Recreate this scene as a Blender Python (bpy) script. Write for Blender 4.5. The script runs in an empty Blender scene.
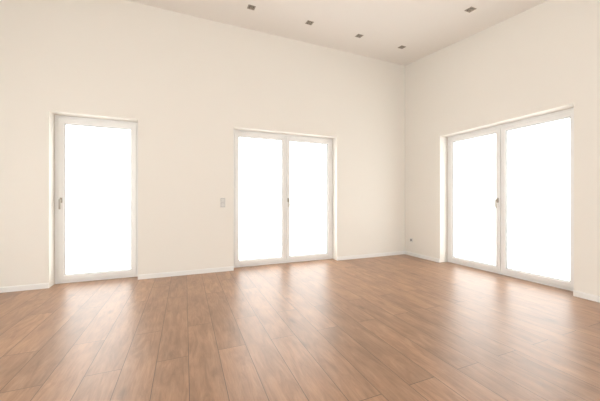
import bpy, bmesh, math
from mathutils import Vector, Matrix
scn = bpy.context.scene
try:
    scn.view_settings.view_transform = 'Standard'
    scn.view_settings.look = 'None'
except Exception as e:
    print(e)

def col(o):
    scn.collection.objects.link(o); return o

# ---------------- materials ----------------
def newmat(name):
    m = bpy.data.materials.new(name); m.use_nodes = True
    nt = m.node_tree
    return m, nt, nt.nodes['Principled BSDF']

def simple(name, c, rough=0.5, metal=0.0, spec=0.5, noise=0.02, scale=30, bump=0.0):
    m, nt, b = newmat(name)
    tc = nt.nodes.new('ShaderNodeTexCoord')
    n = nt.nodes.new('ShaderNodeTexNoise'); n.inputs['Scale'].default_value = scale
    n.inputs['Detail'].default_value = 4
    nt.links.new(tc.outputs['Object'], n.inputs['Vector'])
    mx = nt.nodes.new('ShaderNodeMix'); mx.data_type = 'RGBA'
    mx.inputs[6].default_value = (*[v*(1-noise) for v in c], 1)
    mx.inputs[7].default_value = (*[min(1, v*(1+noise)) for v in c], 1)
    nt.links.new(n.outputs['Fac'], mx.inputs[0])
    nt.links.new(mx.outputs[2], b.inputs['Base Color'])
    b.inputs['Roughness'].default_value = rough
    b.inputs['Metallic'].default_value = metal
    b.inputs['Specular IOR Level'].default_value = spec
    if bump:
        bp = nt.nodes.new('ShaderNodeBump'); bp.inputs['Strength'].default_value = bump
        bp.inputs['Distance'].default_value = 0.002
        nt.links.new(n.outputs['Fac'], bp.inputs['Height'])
        nt.links.new(bp.outputs['Normal'], b.inputs['Normal'])
    return m

M_wall = simple('wall_paint', (0.885, 0.855, 0.798), 0.9, spec=0.15, noise=0.008, scale=60, bump=0.15)
M_ceil = simple('ceiling_paint', (0.91, 0.88, 0.84), 0.95, spec=0.1, noise=0.006, scale=60, bump=0.1)
M_trim = simple('white_lacquer', (0.90, 0.89, 0.87), 0.4, noise=0.005)
M_pvc = simple('white_pvc', (0.88, 0.88, 0.87), 0.3, noise=0.004)
M_gask = simple('grey_gasket', (0.20, 0.20, 0.195), 0.6)
M_alu = simple('brushed_aluminium', (0.55, 0.54, 0.52), 0.35, metal=1.0)
M_nick = simple('satin_nickel', (0.40, 0.36, 0.31), 0.4, metal=0.8)
M_dark = simple('dark_lamp_recess', (0.05, 0.035, 0.03), 0.6)
M_lens = simple('lamp_lens', (0.35, 0.30, 0.26), 0.2)
M_plast = simple('switch_plastic', (0.74, 0.73, 0.70), 0.35)
M_slot = simple('socket_hole', (0.08, 0.08, 0.08), 0.5)

def glassmat():
    m = bpy.data.materials.new('window_glass'); m.use_nodes = True
    nt = m.node_tree; nt.nodes.clear()
    o = nt.nodes.new('ShaderNodeOutputMaterial')
    mix = nt.nodes.new('ShaderNodeMixShader')
    tr = nt.nodes.new('ShaderNodeBsdfTransparent'); tr.inputs[0].default_value = (0.97, 0.98, 0.975, 1)
    gl = nt.nodes.new('ShaderNodeBsdfGlossy'); gl.inputs['Roughness'].default_value = 0.0
    mix.inputs[0].default_value = 0.06
    nt.links.new(tr.outputs[0], mix.inputs[1]); nt.links.new(gl.outputs[0], mix.inputs[2])
    nt.links.new(mix.outputs[0], o.inputs[0])
    return m
M_glass = glassmat()

def floormat():
    m, nt, b = newmat('oak_laminate')
    L = nt.links.new
    N = nt.nodes.new
    tc = N('ShaderNodeTexCoord')
    mp = N('ShaderNodeMapping'); mp.inputs['Rotation'].default_value = (0, 0, math.radians(90))
    mp.inputs['Location'].default_value = (0.37, 0.07, 0)
    L(tc.outputs['Object'], mp.inputs['Vector'])
    br = N('ShaderNodeTexBrick')
    br.offset = 0.37; br.offset_frequency = 2; br.squash = 1
    br.inputs['Color1'].default_value = (0, 0, 0, 1); br.inputs['Color2'].default_value = (1, 1, 1, 1)
    br.inputs['Mortar'].default_value = (0.5, 0.5, 0.5, 1)
    br.inputs['Scale'].default_value = 1
    br.inputs['Mortar Size'].default_value = 0.0024
    br.inputs['Mortar Smooth'].default_value = 0.2
    br.inputs['Brick Width'].default_value = 1.38
    br.inputs['Row Height'].default_value = 0.21
    L(mp.outputs[0], br.inputs['Vector'])
    def scaled(src, v):
        s = N('ShaderNodeVectorMath'); s.operation = 'MULTIPLY'; s.inputs[1].default_value = v
        L(src, s.inputs[0]); return s.outputs[0]
    def math_(op, x, y=None, yv=None):
        s = N('ShaderNodeMath'); s.operation = op; L(x, s.inputs[0])
        if y is not None: L(y, s.inputs[1])
        elif yv is not None: s.inputs[1].default_value = yv
        return s.outputs[0]
    def rng(x, a0, a1, b0, b1):
        s = N('ShaderNodeMapRange'); L(x, s.inputs['Value'])
        s.inputs['From Min'].default_value = a0; s.inputs['From Max'].default_value = a1
        s.inputs['To Min'].default_value = b0; s.inputs['To Max'].default_value = b1
        return s.outputs[0]
    sc = N('ShaderNodeVectorMath'); sc.operation = 'MULTIPLY_ADD'
    sc.inputs[1].default_value = (17.0, 9.0, 5.0)
    L(br.outputs['Color'], sc.inputs[0]); L(mp.outputs[0], sc.inputs[2])
    P = sc.outputs[0]
    g1 = N('ShaderNodeTexNoise'); g1.inputs['Scale'].default_value = 2.6; g1.inputs['Detail'].default_value = 10
    g1.inputs['Roughness'].default_value = 0.68; g1.inputs['Distortion'].default_value = 1.4
    L(scaled(P, (1.0, 6.0, 1.0)), g1.inputs['Vector'])
    g2 = N('ShaderNodeTexNoise'); g2.inputs['Scale'].default_value = 2.4; g2.inputs['Detail'].default_value = 4
    L(scaled(P, (1.6, 3.2, 1.0)), g2.inputs['Vector'])
    g3 = N('ShaderNodeTexNoise'); g3.inputs['Scale'].default_value = 9.0; g3.inputs['Detail'].default_value = 5
    L(scaled(P, (1.0, 12.0, 1.0)), g3.inputs['Vector'])
    vo = N('ShaderNodeTexVoronoi'); vo.inputs['Scale'].default_value = 1.0
    wob = N('ShaderNodeVectorMath'); wob.operation = 'MULTIPLY_ADD'; wob.inputs[1].default_value = (0.12, 0.12, 0)
    L(g1.outputs['Color'], wob.inputs[0]); L(scaled(P, (1.7, 4.2, 0.0)), wob.inputs[2])
    L(wob.outputs[0], vo.inputs['Vector'])
    knot = rng(vo.outputs['Distance'], 0.03, 0.14, 0.62, 1.0)
    r1 = N('ShaderNodeValToRGB')
    e = r1.color_ramp.elements
    e[0].position = 0.28; e[0].color = (0.262, 0.138, 0.076, 1)
    e[1].position = 0.74; e[1].color = (0.480, 0.288, 0.176, 1)
    k = e.new(0.5); k.color = (0.380, 0.212, 0.122, 1)
    L(g1.outputs['Fac'], r1.inputs[0])
    mu = math_('MULTIPLY', rng(g2.outputs['Fac'], 0.3, 0.7, 0.87, 1.13), rng(br.outputs['Color'], 0, 1, 0.90, 1.10))
    mu = math_('MULTIPLY', mu, rng(g3.outputs['Fac'], 0.35, 0.65, 0.93, 1.05))
    mu = math_('MULTIPLY', mu, knot)
    vm = N('ShaderNodeVectorMath'); vm.operation = 'SCALE'
    L(r1.outputs[0], vm.inputs[0]); L(mu, vm.inputs['Scale'])
    mx = N('ShaderNodeMix'); mx.data_type = 'RGBA'
    L(br.outputs['Fac'], mx.inputs[0]); L(vm.outputs[0], mx.inputs[6])
    mx.inputs[7].default_value = (0.11, 0.06, 0.035, 1)
    L(mx.outputs[2], b.inputs['Base Color'])
    L(rng(g1.outputs['Fac'], 0, 1, 0.32, 0.39), b.inputs['Roughness'])
    b.inputs['Specular IOR Level'].default_value = 1.0
    h = N('ShaderNodeMath'); h.operation = 'MULTIPLY_ADD'; h.inputs[1].default_value = -1.0
    L(br.outputs['Fac'], h.inputs[0]); L(math_('MULTIPLY', g1.outputs['Fac'], yv=0.12), h.inputs[2])
    bp = N('ShaderNodeBump'); bp.inputs['Strength'].default_value = 0.2; bp.inputs['Distance'].default_value = 0.0012
    L(h.outputs[0], bp.inputs['Height']); L(bp.outputs[0], b.inputs['Normal'])
    return m
M_floor = floormat()

# ---------------- geometry helpers ----------------
def finish(bm, name, mats, parent=None, smooth=False):
    bmesh.ops.recalc_face_normals(bm, faces=bm.faces)
    me = bpy.data.meshes.new(name); bm.to_mesh(me); bm.free()
    for m in (mats if isinstance(mats, (list, tuple)) else [mats]): me.materials.append(m)
    if smooth:
        for p in me.polygons: p.use_smooth = True
    o = bpy.data.objects.new(name, me); col(o)
    if parent: o.parent = parent
    return o

def addbox(bm, a, b, bevel=0.0, mi=0, topf=None):
    vs = []
    for z in (0, 1):
        for x, y in ((0, 0), (1, 0), (1, 1), (0, 1)):
            X = b[0] if x else a[0]; Y = b[1] if y else a[1]; Z = b[2] if z else a[2]
            if z and topf: Z = topf(X, Y)
            vs.append(bm.verts.new((X, Y, Z)))
    fs = [bm.faces.new([vs[i] for i in f]) for f in ((0,3,2,1),(4,5,6,7),(0,1,5,4),(1,2,6,5),(2,3,7,6),(3,0,4,7))]
    for f in fs: f.material_index = mi
    if bevel:
        es = list({e for f in fs for e in f.edges})
        r = bmesh.ops.bevel(bm, geom=es, offset=bevel, segments=2, profile=0.5, affect='EDGES')
        for f in r['faces']: f.material_index = mi

def addcyl(bm, center, axis, r, depth, seg=24, mi=0, r2=None):
    rot = Vector((0, 0, 1)).rotation_difference(Vector(axis)).to_matrix().to_4x4()
    res = bmesh.ops.create_cone(bm, cap_ends=True, segments=seg, radius1=r, radius2=r if r2 is None else r2,
                                depth=depth, matrix=Matrix.Translation(center) @ rot)
    for f in {f for v in res['verts'] for f in v.link_faces}: f.material_index = mi

def addring(bm, x0, x1, z0, z1, prof, mi=0):
    """mitred rectangular frame in xz plane. prof = closed list of (inset, y)"""
    cs = []
    for (sx, sz) in ((0, 0), (1, 0), (1, 1), (0, 1)):
        row = []
        for d, y in prof:
            row.append(bm.verts.new((x0 + d if sx == 0 else x1 - d, y, z0 + d if sz == 0 else z1 - d)))
        cs.append(row)
    n = len(prof)
    for i in range(4):
        A, B = cs[i], cs[(i+1) % 4]
        for j in range(n):
            f = bm.faces.new((A[j], A[(j+1) % n], B[(j+1) % n], B[j])); f.material_index = mi

# ---------------- room shell ----------------
SL = 0.111; HC = 3.975; T = 0.36
XW, YS = -7.6, -7.4
def ceil_z(x, y): return HC + SL*y
def wall(name, axis, c0, c1, a0, a1, openings):
    """axis 'x': runs along x, thickness in y c0..c1."""
    bm = bmesh.new()
    def cell(s, e, z0, z1):
        tf = None if z1 is not None else ceil_z
        zz = z1 if z1 is not None else 4
        if axis == 'x': addbox(bm, (s, c0, z0), (e, c1, zz), topf=tf)
        else: addbox(bm, (c0, s, z0), (c1, e, zz), topf=tf)
    cur = a0
    for (s, e, h) in openings:
        cell(cur, s, 0, None)
        cell(s, e, h, None)
        cur = e
    cell(cur, a1, 0, None)
    return finish(bm, name, M_wall)

W1 = (-5.93, -4.92); W2 = (-3.565, -1.644); W3 = (-2.765, -0.873)
wall('wall_back', 'x', 0, T, XW-T, T, [(W1[0], W1[1], 2.30), (W2[0], W2[1], 2.33)])
wall('wall_right', 'y', 0, T, YS, 0, [(W3[0], W3[1], 2.30)])
HR = 2.5
S1 = (-7.1, -4.0); S2 = (-3.5, -0.4)  # unseen openings behind the camera, widened to let in more sky light
wall('wall_front', 'x', YS-T, YS, XW-T, T, [(S1[0], S1[1], HR), (S2[0], S2[1], HR)])
L1 = (-7.0, -4.1); L2 = (-3.5, -1.2)  # out-of-view openings, sized wide to brighten the room
wall('wall_left', 'y', XW-T, XW, YS, 0, [(L1[0], L1[1], HR), (L2[0], L2[1], HR)])

bm = bmesh.new(); addbox(bm, (XW-T, YS-T, -0.12), (T, T, 0)); finish(bm, 'floor', M_floor)
bm = bmesh.new()
vs = []
for dz in (0, 0.25):
    for x, y in ((XW-T, YS-T), (T, YS-T), (T, T), (XW-T, T)):
        vs.append(bm.verts.new((x, y, ceil_z(x, y)+dz)))
for f in ((0,3,2,1),(4,5,6,7),(0,1,5,4),(1,2,6,5),(2,3,7,6),(3,0,4,7)): bm.faces.new([vs[i] for i in f])
finish(bm, 'ceiling', M_ceil)

# baseboards: profile with rounded top
BH, BT = 0.068, 0.016
def baseboard(name, segs):
    """segs: list of (p0,p1,normal) in plan"""
    bm = bmesh.new()
    prof = [(0, 0), (BT, 0), (BT, BH-0.012), (BT*0.75, BH-0.004), (BT*0.4, BH), (0, BH)]
    for p0, p1, n in segs:
        n = Vector((n[0], n[1], 0))
        rows = []
        for p in (p0, p1):
            rows.append([bm.verts.new(Vector((p[0], p[1], 0)) + n*d + Vector((0, 0, z))) for d, z in prof])
        k = len(prof)
        for j in range(k):
            bm.faces.new((rows[0][j], rows[0][(j+1) % k], rows[1][(j+1) % k], rows[1][j]))
        bm.faces.new(rows[0]); bm.faces.new(rows[1][::-1])
    return finish(bm, name, M_trim)
baseboard('baseboard_back', [((XW, 0), (W1[0], 0), (0, -1)), ((W1[1], 0), (W2[0], 0), (0, -1)), ((W2[1], 0), (0, 0), (0, -1))])
baseboard('baseboard_right', [((0, -BT), (0, W3[1]), (-1, 0)), ((0, W3[0]), (0, YS), (-1, 0))])
baseboard('baseboard_front', [((-BT, YS), (S2[1], YS), (0, 1)), ((S2[0], YS), (S1[1], YS), (0, 1)), ((S1[0], YS), (XW, YS), (0, 1))])
baseboard('baseboard_left', [((XW, YS+BT), (XW, L1[0]), (1, 0)), ((XW, L1[1]), (XW, L2[0]), (1, 0)), ((XW, L2[1]), (XW, -BT), (1, 0))])

# ---------------- windows ----------------
def window(name, loc, rotz, width, height, n0, panels, handle):
    root = bpy.data.objects.new(name, None); col(root)
    root.location = loc; root.rotation_euler = (0, 0, rotz)
    g = 0.001
    bm = bmesh.new()
    FW, FD = 0.052, 0.075
    addring(bm, g, width-g, g, height-g, [(0, n0), (FW-0.006, n0), (FW, n0+0.006), (FW, n0+FD), (0, n0+FD)])
    finish(bm, 'frame', M_pvc, root)
    bm = bmesh.new()
    addbox(bm, (g, n0+FD+0.002, g), (width-g, T+0.04, 0.022), bevel=0.004)
    finish(bm, 'outer_sill', M_alu, root)
    x0, x1 = 0.040, width-0.040
    pw = (x1-x0)/panels
    SW = 0.069
    for i in range(panels):
        a = x0+i*pw+0.003; b = x0+(i+1)*pw-0.003
        z0, z1 = 0.042, height-0.042
        bm = bmesh.new()
        s = n0-0.018
        addring(bm, a, b, z0, z1, [(0, s+0.004), (0.004, s), (SW-0.012, s), (SW, s+0.010), (SW, n0+0.055), (0, n0+0.055)])
        finish(bm, 'sash_%d' % (i+1), M_pvc, root)
        bm = bmesh.new()
        addring(bm, a+SW-0.001, b-SW+0.001, z0+SW-0.001, z1-SW+0.001,
                [(0, s+0.012), (0.006, s+0.014), (0.006, s+0.022), (0, s+0.022)])
        finish(bm, 'gasket_%d' % (i+1), M_gask, root)
        bm = bmesh.new()
        addbox(bm, (a+SW-0.002, n0+0.012, z0+SW-0.002), (b-SW+0.002, n0+0.016, z1-SW+0.002))
        finish(bm, 'glass_%d' % (i+1), M_glass, root)
        hx = a+0.004 if (panels == 2 and i == 0) else b-0.004
        bm = bmesh.new()
        for hz in (0.16, height-0.16):
            addcyl(bm, (hx, s-0.006, hz), (0, 0, 1), 0.008, 0.09, 16)
        finish(bm, 'hinge_%d' % (i+1), M_pvc, root)
    if panels == 1: hx = x0+0.002+SW*0.5
    elif handle == 'l': hx = x0+pw-0.002-SW*0.5
    else: hx = x0+pw+0.002+SW*0.5
    s = n0-0.018; hz = 1.14
    bm = bmesh.new()
    addbox(bm, (hx-0.014, s-0.010, hz-0.035), (hx+0.014, s-0.0005, hz+0.035), bevel=0.003)
    addcyl(bm, (hx, s-0.028, hz), (0, 1, 0), 0.009, 0.04, 20)
    addbox(bm, (hx-0.010, s-0.058, hz-0.122), (hx+0.010, s-0.043, hz+0.012), bevel=0.005)
    finish(bm, 'handle', M_nick, root)
    return root

window('window_1', (W1[0], 0, 0), 0, W1[1]-W1[0], 2.30, 0.17, 1, 'l')
window('window_2', (W2[0], 0, 0), 0, W2[1]-W2[0], 2.33, 0.17, 2, 'r')
window('window_3', (0, W3[1], 0), -math.pi/2, W3[1]-W3[0], 2.30, 0.19, 2, 'l')
for k, (s, e) in enumerate((S1, S2)):
    window('window_%d' % (4+k), (e, YS, 0), math.pi, e-s, HR, 0.17, 2, 'l')  # added windows, unseen, filling the widened front openings
for k, (s, e) in enumerate((L1, L2)):
    window('window_%d' % (6+k), (XW, s, 0), math.pi/2, e-s, HR, 0.17, 2, 'l')  # added windows, unseen, filling the widened left openings

# ---------------- recessed downlights ----------------
tilt = math.atan(SL)
def downlight(x, y):
    bm = bmesh.new()
    h = 0.052
    prof = [(0, 0.0), (0, -0.004), (0.004, -0.007), (0.016, -0.007), (0.020, -0.003), (0.020, 0.0)]
    cs = []
    for sx, sy in ((-1, -1), (1, -1), (1, 1), (-1, 1)):
        cs.append([bm.verts.new((sx*(h-d), sy*(h-d), z)) for d, z in prof])
    n = len(prof)
    for i in range(4):
        A, B = cs[i], cs[(i+1) % 4]
        for j in range(n): bm.faces.new((A[j], A[(j+1) % n], B[(j+1) % n], B[j]))
    addbox(bm, (-0.033, -0.033, -0.0025), (0.033, 0.033, -0.0005), mi=1)
    addcyl(bm, (0, 0, -0.005), (0, 0, 1), 0.026, 0.006, 28, mi=0)
    addcyl(bm, (0, 0, -0.0075), (0, 0, 1), 0.019, 0.003, 28, mi=2)
    o = finish(bm, 'recessed_downlight', [M_nick, M_dark, M_lens])
    o.location = (x, y, ceil_z(x, y)); o.rotation_euler = (tilt, 0, 0)
for y in (-0.64, -1.95, -3.26, -4.57, -5.88):
    for i in range(7):
        x = -0.67 - 0.915*i
        if y > -1 or i in (0, 2, 4, 6):
            downlight(x, y)

# ---------------- switch & outlet ----------------
def light_switch(x, z):
    bm = bmesh.new()
    addbox(bm, (-0.041, -0.009, -0.077), (0.041, 0, 0.077), bevel=0.003)
    for c in (0.036, -0.036):
        addbox(bm, (-0.029, -0.0095, c-0.030), (0.029, -0.0085, c+0.030), mi=1)
        addbox(bm, (-0.027, -0.0145, c-0.028), (0.027, -0.009, c+0.028), bevel=0.002)
    o = finish(bm, 'light_switch', [M_plast, M_gask]); o.location = (x, 0, z)
light_switch(-3.735, 1.10)

def outlet(y, z):
    bm = bmesh.new()
    addbox(bm, (-0.009, -0.041, -0.041), (0, 0.041, 0.041), bevel=0.003)
    addcyl(bm, (-0.0095, 0, 0), (1, 0, 0), 0.026, 0.003, 28)
    addcyl(bm, (-0.0112, 0, 0), (1, 0, 0), 0.021, 0.001, 28, mi=1)
    addcyl(bm, (-0.0122, 0.009, 0), (1, 0, 0), 0.003, 0.001, 12, mi=2)
    addcyl(bm, (-0.0122, -0.009, 0), (1, 0, 0), 0.003, 0.001, 12, mi=2)
    o = finish(bm, 'wall_outlet', [M_plast, M_gask, M_slot]); o.location = (0, y, z)
outlet(-0.18, 0.32)

# ---------------- light ----------------
w = bpy.data.worlds.new('overcast_sky'); scn.world = w; w.use_nodes = True
bg = w.node_tree.nodes['Background']
bg.inputs[0].default_value = (1.0, 0.995, 0.985, 1); bg.inputs[1].default_value = 3.95

# ---------------- camera ----------------
cd = bpy.data.cameras.new('camera'); cam = bpy.data.objects.new('camera', cd); col(cam)
cd.sensor_width = 36; cd.sensor_fit = 'HORIZONTAL'; cd.lens = 279/600*36
cd.shift_y = -1/600
cam.location = (-4.294, -4.60, 1.15); cam.rotation_euler = (math.radians(90), 0, math.radians(-22.4))
scn.camera = cam
